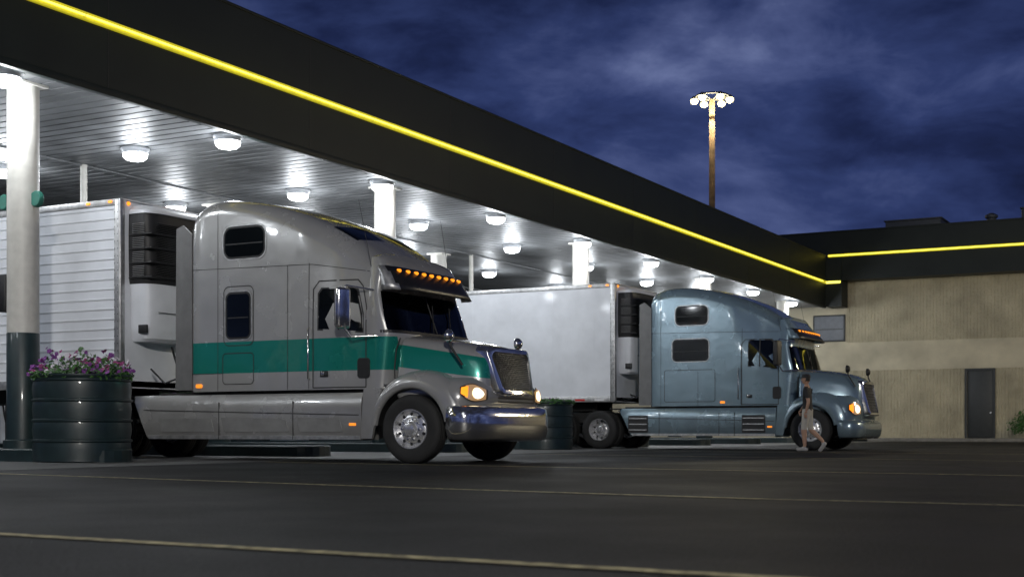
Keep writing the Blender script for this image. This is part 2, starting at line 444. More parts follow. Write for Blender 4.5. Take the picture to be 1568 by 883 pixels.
    for s in (-1,1):
        sec=[(.8,.34),(1.22,.34),(1.25,.38),(1.262,.60),(1.262,.80),(1.25,.93),(1.19,1.04),(.8,1.065)]
        rings=[]
        xr=S['fair']
        for x in [xr,xr+.05]+[xr+.05+(-.84-xr-.05)*k/10 for k in range(1,11)]:
            sl=max(0,1-(x-xr)/.5)
            rings.append([(x+ (.36*(1-(z-.34)/.72))*sl,s*(y-(.03 if x==xr else 0)),z) for y,z in sec])
        V,F=loft(rings); obj('chassis_fairing',V,F,plain,T,autos=40)
        def yp(nm,pts,y,m,th=.02):
            n=len(pts); V=[(x,s*y,z) for x,z in pts]+[(x,s*(y-th),z) for x,z in pts]
            F=[tuple(range(n))]+[(i,(i+1)%n,n+(i+1)%n,n+i) for i in range(n)]
            obj(nm,V,F,m,T)
        for (a,b,c,d) in S['steps']:
            yp('step_recess',rr(a,b,c,d,.03),1.268,M['dark'])
            for q in range(3):
                z=c+(d-c)*(q+.5)/3; box('step_tread',a+.03,b-.03,s*1.275-.012,s*1.275+.012,z-.014,z+.014,M['alu'],T)
        for x in S['fairseams']: yp('fairing_gap',[(x,.345),(x+.014,.345),(x+.014,.92),(x,.92)],1.2655,M['seam'],.01)
        yp('lower_trim',[(xr+.42,.345),(-.86,.345),(-.86,.40),(xr+.38,.40)],1.264,M['alu2'],.02)
        yp('fairing_crease',[(xr+.30,.80),(-.88,.70),(-.88,.715),(xr+.30,.815)],1.2665,M['seam'],.01)
        for (a,b) in S['fairboxes']:
            yp('fairing_inset',[(a+.06,.46),(b-.02,.46),(b-.08,.66),(a,.68)],1.2668,S['insetmat'],.01)
        yp('reflector',rr(-1.05,-.93,.55,.59,.01),1.27,M['amberdim'],.01)
    box('fairing_inner_deck',-4.9,-.85,-1.1,1.1,.62,1.085,M['frame'],T)
    for s in (-1,1):
        box('frame_rail',-8.3,.9,s*.45-.05,s*.45+.05,.68,.95,M['frame'],T)
    box('deck_plate',-5.3,-4.2,-.7,.7,.96,1.0,M['alu'],T,.01)
    box('fifth_wheel',-7.5,-6.5,-.45,.45,.98,1.13,M['frame'],T,.04)
    for i,x in enumerate(S['axles']):
        tube('axle_%d'%i,[(x,-1.0,.5),(x,1.0,.5)],.10,M['frame'],T)
    for s in (-1,1):
        wheel(T,0,s*1.10,s,S['wr'],'steer','steer_wheel')
        for x in S['axles']:
            wheel(T,x,s*1.09,s,S['wr'],'drive','drive_wheel')
            wheel(T,x,s*.76,s,S['wr'],'drive','drive_inner_wheel')
        box('mud_flap',S['axles'][-1]-.72,S['axles'][-1]-.70,s*.92-.32,s*.92+.32,.15,.95,M['dark'],T)
        box('quarter_fender',S['axles'][0]+.30,S['axles'][0]+.62,s*.92-.32,s*.92+.32,1.02,1.05,M['frame'],T,.01)
    tube('front_axle',[(0,-1,.45),(0,1,.45)],.08,M['frame'],T)
    box('engine_block',-.3,.85,-.42,.42,.42,1.2,M['frame'],T,.05)
    for s in (-1,1):
        mx,mz,mh=S['mirror']
        o=box('mirror_head',-.06,.06,-.12,.12,-mh/2,mh/2,S['mirmat'],T,.045,4); o.location=(mx,s*1.50,mz); o.rotation_euler=(0,0,s*rad(18))
        o=box('mirror_glass',-.066,-.058,-.10,.10,-mh/2+.04,mh/2-.04,M['glass'],T); o.location=(mx,s*1.50,mz); o.rotation_euler=(0,0,s*rad(18))
        tube('mirror_arm',[(mx+.42,s*1.2,mz-mh/2-.10),(mx+.1,s*1.42,mz-mh/2-.12),(mx,s*1.5,mz-mh/2+.05)],.018,M['chrome'],T)
        tube('mirror_arm_top',[(mx+.30,s*1.12,mz+mh/2-.02),(mx+.05,s*1.48,mz+mh/2+.03),(mx,s*1.5,mz+mh/2-.05)],.016,M['chrome'],T)
        hx,hy,hz=S['hmirror']
        o=lathe('hood_mirror',[(.001,.06),(.05,.055),(.085,.02),(.095,-.02),(.09,-.03),(.001,-.03)],S['mirmat'],T,'x',20); o.location=(hx,s*hy,hz)
        tube('hood_mirror_stalk',[(hx,s*hy,hz-.05),(hx+.02,s*(hy-.02),hz-.16),(hx+.16,s*(hy-.10),hz-.42)],.018,M['dark'],T)
        tube('air_line',[(-4.15,s*.3,1.9),(-4.5,s*.35,1.5),(-4.9,s*.3,1.35),(-5.3,s*.25,1.5),(-5.5,s*.2,1.9)],.018,M['dark'],T)
    tube('air_line_outer',[(-4.2,-.9,1.7),(-4.6,-.95,1.35),(-5.0,-.9,1.25),(-5.4,-.8,1.5)],.016,M['dark'],T)
    return T

def trailer(name,loc,S):
    T=empty(name,loc); xf=S['xf']; L=14.6; zb=S['zb']; zt=4.29; w=1.29; xr=xf-L
    wm=S['mat']
    if S['ribs']:
        prof=[]
        z=zb+.20
        while z<zt-.16:
            for dz,dy in ((0,0),(.095,0),(.102,.012),(.125,.016),(.132,.0)): prof.append((w+dy-.004,z+dz))
            z+=.165
        for s in (-1,1):
            rings=[[(x,s*y,zz) for y,zz in prof] for x in (xf-.12,xr+.1)]
            V,F=loft(rings,False,False); obj('ribbed_side_panel',V,F,wm,T)
    for s in (-1,1):
        a,b=sorted((s*(w-.03),s*(w-.006 if S['ribs'] else w)))
        box('side_wall',xr,xf-.05,a,b,zb+.1,zt-.05,wm,T)
        if not S['ribs']:
            k=xf-.62
            while k>xr:
                a,b=sorted((s*w,s*(w+.003))); box('panel_joint',k-.02,k+.02,a,b,zb+.16,zt-.11,wm,T)
                k-=1.22
        a,b=sorted((s*(w-.02),s*(w+.016)))
        box('bottom_rail',xr,xf,a,b,zb,zb+.15,M['alu2'],T,.004); box('top_rail',xr,xf,a,b,zt-.10,zt+.005,M['alu2'],T,.004)
        box('corner_post',xf-.14,xf+.012,*sorted((s*(w-.10),s*(w+.022))),zb,zt+.01,M['alu2'],T,.03,3)
        V=[];F=[]
        for q in range(24):
            zz=zb+.25+q*.12
            for xx in (xf-.11,xf-.04):
                k=len(V); y=s*(w+.0235)
                for (dx,dz) in ((-.008,-.008),(.008,-.008),(.008,.008),(-.008,.008)): V.append((xx+dx,y,zz+dz))
                F.append((k,k+1,k+2,k+3))
        obj('post_rivets',V,F,M['seam'],T)
        if S['tape']:
            k=xf-.3;i=0
            while k>xr+.5:
                a,b=sorted((s*(w+.016),s*(w+.019)))
                box('reflective_tape',k-.28,k,a,b,zb+.03,zb+.08,M['tape_r'] if i%2 else M['tape_w'],T); k-=.56;i+=1
        for k in range(2):
            box('top_marker_light',xf-.25-.5*k,xf-.17-.5*k,*sorted((s*(w+.016),s*(w+.03))),zt-.06,zt-.02,M['amber'],T)
        box('landing_leg',xf-2.6,xf-2.48,s*.8-.06,s*.8+.06,.12,zb,M['frame'],T)
        box('landing_foot',xf-2.7,xf-2.38,s*.8-.12,s*.8+.12,.10,.13,M['frame'],T)
        for x in (xr+1.4,xr+2.65):
            wheel(T,x,s*1.10,s,.49,'drive','trailer_wheel')
    box('front_wall',xf-.06,xf,-w+.05,w-.05,zb,zt,wm,T,.01)
    box('roof',xr,xf,-w+.02,w-.02,zt-.03,zt+.012,wm,T)
    box('rear_doors',xr-.03,xr,-w,w,zb,zt,wm,T,.01)
    box('floor',xr,xf,-w+.03,w-.03,zb+.02,zb+.12,M['frame'],T)
    for s in (-1,1): box('subframe',xr,xf-.9,s*.5-.06,s*.5+.06,zb-.22,zb+.02,M['frame'],T)
    for x in (xr+1.4,xr+2.65): tube('trailer_axle',[(x,-1,.49),(x,1,.49)],.09,M['frame'],T)
    for k in (-.25,.0,.25): lathe('nose_marker',[(.001,.03),(.03,.02),(.035,0),(.001,0)],M['amber'],T,'x',12,(xf+.005,k,zt-.06))
    for s in (-1,1): lathe('nose_marker',[(.001,.03),(.03,.02),(.035,0),(.001,0)],M['amber'],T,'x',12,(xf+.005,s*1.12,zt-.06))
    def pl(levels,m,nm,e=.38,n=32):
        rings=[]
        for (z,xv,ww) in levels:
            ring=[]
            for j in range(n+1):
                th=rad(-90+180*j/n); s_,c_=math.sin(th),max(0,math.cos(th))
                ring.append((xf+(xv)*c_**e,ww*(1 if s_>=0 else -1)*abs(s_)**e,z))
            rings.append(ring)
        V,F=loft(rings,False,False)
        F.append(tuple(range(n+1))); F.append(tuple(len(V)-1-j for j in range(n+1)))
        obj(nm,V,F,m,T,autos=35)
    pr=.44
    pl([(1.95,pr-.12,1.0),(2.0,pr-.05,1.04),(2.2,pr,1.06),(2.85,pr+.02,1.08),(2.95,pr,1.08)],M['white'],'reefer_lower_cover')
    pl([(2.90,pr+.02,1.085),(3.0,pr+.05,1.10),(3.6,pr+.05,1.11),(4.05,pr,1.10),(4.16,pr-.10,1.02)],M['dark'],'reefer_upper_shroud')
    pl([(4.06,pr+.048,1.112),(4.12,pr+.02,1.10),(4.20,pr-.10,1.0)],M['white'],'reefer_top_cap')
    for r_ in range(4):
        z0=3.03+.235*r_
        for s in (-1,1):
            a,b=sorted((s*.12,s*.98)); x=xf+pr+.045
            V=[];F=[]
            for q in range(7):
                zz=z0+.028*q; base=len(V)
                V+=[(x-.02,a,zz),(x-.02,b,zz),(x+.025,b,zz-.012),(x+.025,a,zz-.012)]; F.append((base,base+1,base+2,base+3))
            obj('reefer_louvre',V,F,M['louv'],T)
            V=[];F=[]
            for q in range(6):
                zz=z0+.01+.03*q; base=len(V); x0=xf+.10; x1=xf+pr-.08
                V+=[(x0,s*1.112,zz),(x1,s*1.112,zz),(x1,s*1.135,zz-.018),(x0,s*1.135,zz-.018)]; F.append((base,base+1,base+2,base+3))
            obj('reefer_side_grille',V,F,M['louv'],T)
        for s in (-1,1): box('shroud_bar',xf+.02,xf+pr+.09,*sorted((s*.06,s*1.135)),z0-.045,z0-.015,M['dark'],T,.012)
    box('reefer_panel_seam',xf+pr+.022,xf+pr+.03,-.9,.9,2.42,2.432,M['seam'],T)
    box('reefer_control_box',xf+.2,xf+.38,-1.10,-1.05,2.08,2.22,M['dark'],T,.01)
    return T

silver=(.41,.41,.405)
p1=paint('silver_paint_striped',silver,stripe=(.010,.235,.185,1))
p1p=paint('silver_paint',silver)
blue=(.235,.33,.39)
p2=paint('ice_blue_paint',blue,metal=.4)
greyext=mat('grey_fairing',(.16,.16,.16),.45,.2)
visdark=mat('visor_smoked',(.025,.025,.027),.35,.3)
inset1=mat('inset_silver',(.25,.25,.245),.4,.25); inset2=mat('inset_blue',(.17,.24,.28),.4,.25)

dsl=[(-1.64,1.98),(-1.64,2.54),(-1.58,2.62),(-1.0,2.62),(-.95,2.58),(-.83,2.2),(-.83,1.92)]
def inset(pts,d):
    c=Vector((sum(p[0] for p in pts)/len(pts),sum(p[1] for p in pts)/len(pts)))
    out=[]
    for p in pts:
        v=Vector(p)-c; out.append((c.x+v.x*(1-d/abs(v.length)),c.y+v.y*(1-d/abs(v.length))))
    return out
S1=dict(body=p1,plain=p1p,hoodmat=p1,ext=greyext,visedge=M['alu2'],
 roof=[(-4.2,3.86),(-4.05,4.02),(-3.8,4.12),(-3.5,4.13),(-3.0,4.06),(-2.5,3.95),(-2.0,3.79),(-1.5,3.57),(-1.0,3.27),(-.7,3.03)],
 xf=[(1.09,-.40),(1.87,-.30),(1.92,-.29),(2.54,-.53),(2.65,-.54),(2.9,-.50),(3.0,-.56),(3.15,-.70)],
 windows=[(-3.42,-2.66,3.18,3.62,.12),(-3.38,-2.94,1.93,2.60,.07)],
 outlines=[(-3.45,-2.86,1.80,2.72,.10),(-3.47,-2.86,1.20,1.68,.06)],
 seams=[[(-4.1,3.02),(-1.75,2.98),(-.8,2.84)],[(-1.80,1.1),(-1.80,3.0)],[(-3.57,1.1),(-3.57,3.9)],[(-2.2,1.1),(-2.2,2.98)],[(-4.1,1.37),(-3.47,1.37)]],
 door=[(-1.72,1.12),(-1.72,2.60),(-1.62,2.72),(-.97,2.72),(-.88,2.62),(-.79,2.3),(-.79,1.12)],
 doorwin=dict(seal=dsl,glass=inset(dsl,.035)),markers=[-3.95],skylight=(-1.6,-1.15),
 visor=(2.92,2.55,.30),visormat=visdark,
 hood=[(-.36,1.12,.98,1.90,.85),(-.30,1.12,.98,1.89,.85),(.0,1.06,.92,1.85,.85),(.35,.96,.83,1.80,.85),(.65,.86,.74,1.74,.9),(.86,.78,.66,1.68,.95),(.95,.70,.58,1.60,.98),(.97,.64,.52,1.5,1.0)],
 fender=[(0,.86),(25,.93),(45,.93),(70,.89),(90,.86),(120,.83),(150,.80),(176,.74)],
 nose=[(.82,.56,.95,1.22),(.90,.50,1.00,1.24),(1.0,.45,1.01,1.235),(1.10,.40,.99,1.20),(1.18,.40,.95,1.12),(1.24,.40,.86,1.0)],
 head_ang=(24,60),head_z=(1.02,.20),
 grille=(1.13,1.00,1.00,1.70,.54,.64),grillemat=M['chrome'],gbars=(18,22),
 bumper=[(.34,.66,1.02,1.18),(.38,.66,1.08,1.24),(.5,.64,1.10,1.27),(.66,.64,1.10,1.27),(.78,.64,1.08,1.26),(.81,.64,1.04,1.22),(.815,.64,.95,1.1)],
 bumpmat=M['chrome'],fog=M['headglass'],
 fair=-5.42,steps=[],fairseams=[-3.55,-2.1],fairboxes=[(-4.8,-3.62),(-3.5,-2.15),(-2.02,-1.15)],insetmat=inset1,
 axles=[-6.35,-7.65],wr=.5,mirror=(-1.0,2.27,.60),mirmat=M['chrome'],hmirror=(.55,1.05,1.84))
tractor('semi_truck',(-10.52,17.55,0),S1)
trailer('refrigerated_trailer',(-10.52,17.58,0),dict(xf=-5.63,zb=1.18,ribs=True,tape=False,mat=M['white']))
dsl2=[(-1.55,2.05),(-1.55,2.66),(-1.50,2.72),(-.98,2.72),(-.93,2.68),(-.82,2.3),(-.82,1.98)]
S2=dict(S1); S2.update(body=p2,plain=p2,hoodmat=p2,ext=greyext,visedge=p2,
 roof=[(-4.2,3.95),(-4.0,4.02),(-3.8,4.08),(-3.4,4.11),(-2.9,4.07),(-2.4,3.97),(-1.9,3.82),(-1.4,3.62),(-1.0,3.40),(-.7,3.18)],
 xf=[(1.09,-.40),(1.87,-.28),(1.92,-.26),(2.54,-.46),(2.65,-.46),(2.9,-.42),(3.05,-.45),(3.2,-.62)],
 windows=[(-3.42,-2.62,3.16,3.58,.10),(-3.50,-2.60,2.25,2.74,.08)],
 outlines=[(-3.75,-2.4,1.2,2.0,.05)],
 seams=[[(-4.1,2.95),(-.8,2.90)],[(-1.70,1.1),(-1.70,3.0)],[(-2.85,1.1),(-2.85,1.95)],[(-3.85,1.1),(-3.85,3.9)]],
 doorwin=dict(seal=dsl2,glass=inset(dsl2,.03)),markers=[-2.2],skylight=None,
 visor=(2.98,2.72,.24),
 hood=[(-.36,1.14,1.0,1.98,.85),(-.30,1.14,1.0,1.97,.85),(.0,1.10,.94,1.94,.85),(.35,1.02,.86,1.90,.85),(.7,.92,.76,1.84,.9),(.95,.82,.66,1.76,.95),(1.06,.74,.58,1.66,.98),(1.10,.64,.50,1.5,1.0)],
 fender=[(0,.95),(25,1.03),(45,1.02),(70,.95),(90,.90),(120,.86),(150,.80),(176,.74)],
 nose=[(.70,.62,1.10,1.22),(.85,.54,1.13,1.245),(1.0,.46,1.13,1.24),(1.12,.40,1.11,1.2),(1.25,.40,1.06,1.12),(1.32,.40,.97,1.0)],
 head_ang=(26,58),head_z=(1.00,.25),
 grille=(1.27,1.13,.84,1.68,.50,.60),gbars=(9,6),
 bumper=[(.30,.70,1.14,1.18),(.36,.70,1.20,1.24),(.5,.68,1.23,1.27),(.62,.68,1.22,1.27),(.70,.68,1.17,1.25),(.715,.68,1.0,1.1)],
 bumpmat=p2,fog=M['head'],fair=-5.05,steps=[(-4.75,-4.2,.42,.86),(-1.7,-1.1,.42,.86)],fairseams=[-3.9,-2.3,-1.9],fairboxes=[],insetmat=inset2,
 axles=[-5.6,-6.9],mirror=(-.72,2.35,.62),mirmat=M['dark'],hmirror=(.85,1.0,1.95))
tractor('semi_truck',(-9.07,33.05,0),S2)
trailer('refrigerated_trailer',(-9.07,33.08,0),dict(xf=-5.12,zb=1.22,ribs=False,tape=True,mat=M['white']))

# ------------------------------------------------------------ ground
gm=bpy.data.materials.new('asphalt'); gm.use_nodes=True; nt=gm.node_tree; b=nt.nodes['Principled BSDF']
tc=nt.nodes.new('ShaderNodeTexCoord')
def noise(nt,tc,scale,det=6,mp=None):
    n=nt.nodes.new('ShaderNodeTexNoise'); n.inputs['Scale'].default_value=scale; n.inputs['Detail'].default_value=det
    if mp:
        m_=nt.nodes.new('ShaderNodeMapping'); m_.inputs['Scale'].default_value=mp; nt.links.new(tc.outputs['Object'],m_.inputs[0]); nt.links.new(m_.outputs[0],n.inputs['Vector'])
    else: nt.links.new(tc.outputs['Object'],n.inputs['Vector'])
    return n.outputs['Fac']
def ramp(nt,f,els):
    r=nt.nodes.new('ShaderNodeValToRGB'); cr=r.color_ramp
    while len(cr.elements)<len(els): cr.elements.new(.5)
    for e,(p,c) in zip(cr.elements,els): e.position=p; e.color=tuple(c)+((1,) if len(c)==3 else ())
    nt.links.new(f,r.inputs['Fac']); return r.outputs['Color']
big=noise(nt,tc,.35,8,(1,.6,1)); fine=noise(nt,tc,45,5); mid=noise(nt,tc,.5,8)
c1=ramp(nt,big,[(.36,(.007,.007,.008)),(.52,(.0115,.0115,.013)),(.68,(.021,.021,.023))])
c2=ramp(nt,fine,[(.38,(.3,.3,.3)),(.62,(1.7,1.7,1.7))])
mm=nt.nodes.new('ShaderNodeMix'); mm.data_type='RGBA'; mm.blend_type='MULTIPLY'; mm.inputs[0].default_value=.85
nt.links.new(c1,mm.inputs[6]); nt.links.new(c2,mm.inputs[7]); nt.links.new(mm.outputs[2],b.inputs['Base Color'])
rr_=ramp(nt,mid,[(.36,(.58,.58,.58)),(.64,(.72,.72,.72))]); nt.links.new(rr_,b.inputs['Roughness'])
b.inputs['Specular IOR Level'].default_value=.24
bp=nt.nodes.new('ShaderNodeBump'); bp.inputs['Strength'].default_value=.9; bp.inputs['Distance'].default_value=.012
nt.links.new(fine,bp.inputs['Height']); nt.links.new(bp.outputs['Normal'],b.inputs['Normal'])
def sheet(name,pts,z,m,parent=None):
    return obj(name,[(x,y,z) for x,y in pts],[tuple(range(len(pts)))],m,parent)
sheet('asphalt_ground',[(-900,-900),(900,-900),(900,900),(-900,900)],0,gm)
conc=mat('concrete_apron_mat',(.12,.12,.118),.6,var=.45,nscale=1.2,bump=.15,bscale=40,rvar=.3,spec=.35)
sheet('concrete_apron',[(-60,-5),(-13,-5),(-13,58),(-60,58)],.004,conc)
V=[];F=[]
for k in range(12):
    y=-4+5.1*k; b0=len(V); V+=[(-60,y,.0075),(-13,y,.0075),(-13,y+.02,.0075),(-60,y+.02,.0075)]; F.append((b0,b0+1,b0+2,b0+3))
obj('apron_joints',V,F,M['seam'])
linem=mat('worn_yellow_line',(.46,.41,.24),.7,var=.75,nscale=14,spec=.2)
def stripe(pts,w,name='parking_line'):
    V=[];F=[]
    for (a,b_) in zip(pts,pts[1:]):
        a=Vector(a);b_=Vector(b_);d=(b_-a).normalized();n=Vector((-d.y,d.x))*w/2; k=len(V)
        V+=[(*(a+n),.006),(*(a-n),.006),(*(b_-n),.006),(*(b_+n),.006)]; F.append((k,k+1,k+2,k+3))
    obj(name,V,F,linem)
stripe([(-12.5,4.45),(1.5,4.15)],.085)
stripe([(-12.9,10.4),(-5.9,9.35),(-2.9,9.0)],.09)
stripe([(-2.9,9.0),(3,9.05)],.05)
stripe([(-12.9,16.0),(-9.3,15.66),(0,14.7)],.10)
stripe([(-12.5,24.0),(-2.9,21.9),(3,20.7)],.10)
stripe([(-12.5,29.0),(3,27.6)],.10)

# ------------------------------------------------------------ canopy
CX=-16.0; CZ=5.93; CY0,CY1=-6,58.6; CXB=-31
can=empty('fuel_station_canopy')
fas=mat('dark_fascia_panel',(.0125,.0175,.0165),.5,.0,var=.18,nscale=1.2,spec=.3)
ceilm=mat('ribbed_metal_ceiling',(.15,.155,.16),.50,.35,var=.35,nscale=1.2,rvar=.3,bump=.05,bscale=3)
prof=[];y=CY0
while y<CY1:
    prof+=[(y,CZ),(y+.25,CZ),(y+.265,CZ+.06),(y+.30,CZ+.06)]
    y+=.305
rings=[[(x,py,pz) for py,pz in prof] for x in (CX-.03,-20.9,-25.9,CXB)]
V,F=loft(rings,False,False); obj('ribbed_ceiling',V,F,ceilm,can)
for x in (-20.9,-25.9): box('ceiling_beam',x-.06,x+.06,CY0,CY1,CZ-.03,CZ+.02,ceilm,can)
box('fascia',CX-.25,CX,CY0,CY1,CZ+.065,8.15,fas,can)
box('fascia_bottom_trim',CX-.10,CX+.02,CY0,CY1,CZ-.06,CZ+.06,fas,can,.005)
box('fascia_back',CXB-.25,CXB,CY0,CY1,CZ-.05,8.15,fas,can)
box('fascia_near_end',CXB,CX,CY0-.2,CY0,CZ-.05,8.15,fas,can)
box('roof_deck',CXB,CX-.25,CY0,CY1,7.3,7.4,fas,can)
box('roof_coping',CX-.28,CX+.03,CY0,CY1,8.15,8.20,fas,can,.005)
k=15.86-5.33*4
while k<CY1:
    box('fascia_joint',CX,CX+.004,k,k+.018,CZ+.07,8.15,M['dark'],can); k+=5.33
neon=mat('neon_channel',(.5,.45,.03),.5,emis=(.75,.66,.02),estr=.42,var=.2)
neon2=mat('neon_tube',(.9,.85,.1),.5,emis=(1,.86,.12),estr=2.2)
box('neon_channel',CX,CX+.05,CY0,CY1-.1,6.935,7.065,neon,can)
k=CY0
while k<CY1-1:
    tube('neon_tube',[(CX+.072,k+.02,7.0),(CX+.072,min(CY1-.1,k+2.645),7.0)],.018,neon2,can)
    k+=2.665
M['lampglass']=mat('lamp_glass',(.95,.95,.95),.3,emis=(.93,.97,1),estr=8)
def canopy_lamp(x,y,e):
    L=empty('canopy_light',(x,y,CZ))
    lathe('housing',[(.001,-.001),(.27,-.001),(.28,-.03),(.26,-.05),(.25,-.11),(.001,-.11)],M['white'],L,'z',24)
    lathe('lens',[(.235,-.112),(.225,-.18),(.17,-.225),(.09,-.245),(.001,-.25)],M['lampglass'],L,'z',24)
    ld=bpy.data.lights.new('bulb','POINT'); ld.energy=e; ld.color=(.90,.95,1); ld.shadow_soft_size=.16
    lo=bpy.data.objects.new('bulb',ld); COL.objects.link(lo); lo.parent=L; lo.location=(0,0,-.50)
for iy in range(-1,9):
    for x in (-16.45,-18.75,-22.4):
        canopy_lamp(x,14.2+5.1*iy,95)
for i,Y in enumerate([14.9-10.2,14.9,25.1,35.3,45.6,55.0]):
    for X in (-16.85,-21.7):
        C=empty('canopy_column',(X,Y,0)); 
        lathe('shaft_upper',[(.245,2.0),(.245,CZ)],M['cream'],C,'z',32); lathe('shaft_lower',[(.25,0.2),(.25,2.0),(.244,2.01)],M['green'],C,'z',32)
        lathe('base_collar',[(.30,.2),(.30,.32),(.25,.34)],M['green'],C,'z',32)
        box('capital_plate',-.27,.27,-.27,.27,CZ-.04,CZ-.002,M['cream'],C)
        if Y<20 and X>-20:
            for s in (-1,1):
                lathe('lane_signal',[(.001,-.05),(.11,-.05),(.13,-.02),(.13,.02),(.10,.05),(.001,.05)],mat('signal_green',(.03,.16,.12),.4),C,'y',24,(s*.36-.05,0,4.1))
            box('paper_towel_box',-.42,-.25,-.14,.14,2.35,2.95,M['dark'],C,.03)
for (X,Y) in ((-20.85,20.0),(-20.9,35.9),(-20.9,46)):
    tube('canopy_downpipe',[(X,Y,.2),(X,Y,CZ)],.07,M['cream'])
for Y in [14.9-5.1*2,14.9-5.1,14.9,20.0,25.1,30.2,35.3,40.4,45.5,50.6]:
    xe=-14.75
    P=[]
    for k in range(13):
        a=rad(-90+180*k/12); P.append((xe-.55+.55*math.cos(a),Y+.55*math.sin(a)))
    P+=[(-28,Y+.55),(-28,Y-.55)]
    n=len(P); V=[(x,y,.0) for x,y in P]+[(x,y,.18) for x,y in P]+[(x+(-.02 if x>-20 else .02),Y+(y-Y)*.96,.20) for x,y in P]
    F=[(i,(i+1)%n,n+(i+1)%n,n+i) for i in range(n)]+[(n+i,n+(i+1)%n,2*n+(i+1)%n,2*n+i) for i in range(n)]+[tuple(range(2*n,3*n))]
    obj('island_curb',V,F,M['green'])
def fuel_pump(X,Y):
    e=empty('fuel_pump',(X,Y,.2))
    box('cabinet',-.5,.5,-.28,.28,0,1.5,M['white'],e,.03); box('display_head',-.42,.42,-.31,.31,1.2,1.75,M['dark'],e,.03)
    box('top_sign',-.5,.5,-.2,.2,1.85,2.15,M['green'],e,.03)
    for s in (-1,1):
        box('post',s*.45-.03,s*.45+.03,-.05,.05,1.5,1.9,M['alu2'],e)
        tube('hose',[(s*.52,-.1,1.3),(s*.65,-.15,.7),(s*.6,-.18,.3),(s*.55,-.2,.6),(s*.53,-.25,1.0)],.02,M['dark'],e)
for Y in (20.0,25.1,30.2,35.3): fuel_pump(-23.5,Y)

# ------------------------------------------------------------ planters
def planter(X,Y,R=.74,H=1.32,z0=0.0,nf=170,seed=1,hk=1.):
    rnd=random.Random(seed)
    e=empty('flower_planter',(X,Y,z0))
    prof=[(R*.93,0),(R*.97,.02)]
    nb=4
    for i in range(nb):
        zz=.04+i*(H-.1)/nb; h=(H-.1)/nb
        prof+=[(R*.965,zz+.02),(R*.985,zz+h*.5),(R*.965,zz+h-.05),(R*1.0,zz+h-.03),(R*1.0,zz+h-.008),(R*.965,zz+h+.005)]
    prof+=[(R*.98,H-.03),(R*1.015,H-.025),(R*1.015,H),(R*.95,H),(R*.94,H-.10),(.001,H-.08)]
    lathe('barrel',prof,M['green'],e,'z',56)
    lathe('soil',[(R*.93,H-.07),(.001,H-.02)],M['soil'],e,'z',24)
    V=[];F=[];fm=[]
    def leaf(c,n,size,mi,asp=.45):
        n=n.normalized(); u=n.orthogonal().normalized(); u.rotate(Matrix.Rotation(rnd.uniform(0,6.28),3,n)); v=n.cross(u); k=len(V)
        for (a,b_) in ((-1,0),(-.2,asp),(.5,asp*.8),(1,0),(.5,-asp*.8),(-.2,-asp)):
            V.append(c+u*a*size+v*b_*size+n*(-.25*size*a*a)); 
        F.append(tuple(k+i for i in range(6))); fm.append(mi)
    clumps=[(rnd.uniform(-.8,.8)*R,rnd.uniform(-.8,.8)*R,rnd.uniform(.14,.42)*hk) for _ in range(17)]
    hfun=lambda x,y: .10+max(h*math.exp(-((x-cx)**2+(y-cy)**2)/.04) for cx,cy,h in clumps)
    for i in range(1800):
        r=R*1.05*math.sqrt(rnd.random()); a=rnd.uniform(0,6.28); x,y=r*math.cos(a),r*math.sin(a); h=hfun(x,y)
        z=H-.06+rnd.random()*h*.95
        n=Vector((rnd.gauss(0,.6)+x,rnd.gauss(0,.6)+y,rnd.uniform(.1,1.2)))
        leaf(Vector((x,y,z)),n,rnd.uniform(.025,.05),0)
    for i in range(nf):
        r=R*1.05*math.sqrt(rnd.random()); a=rnd.uniform(0,6.28); x,y=r*math.cos(a),r*math.sin(a); h=hfun(x,y)
        c=Vector((x,y,H+h*rnd.uniform(.4,1.15)-.05))
        n=Vector((rnd.uniform(-.5,1.0),rnd.uniform(-1.4,.3),rnd.uniform(.2,.9)))
        sec=math.sin(x*5+1.0)
        mi=2 if (sec>.2 and rnd.random()<.8) else (1 if rnd.random()<.75 else 3)
        nn=n.normalized(); u=nn.orthogonal().normalized(); v=nn.cross(u); s=rnd.uniform(.020,.032)
        for q in range(5):
            aa=q*1.2566; cc=c+(u*math.cos(aa)+v*math.sin(aa))*s*.75
            k=len(V)
            for t in range(6):
                bb=t*1.047; V.append(cc+(u*math.cos(bb)+v*math.sin(bb))*s*.72+nn*(rnd.random()*.012))
            F.append(tuple(k+t for t in range(6))); fm.append(mi)
    obj('pansies',V,F,[M['leaf'],M['petp'],M['petw'],M['petm']],e,fm=fm)
planter(-15.52,14.86,seed=1,nf=300)
planter(-18.3,20.0,.6,1.0,.2,seed=2)
planter(-15.42,30.2,.72,1.20,0,seed=3,nf=10,hk=.12)

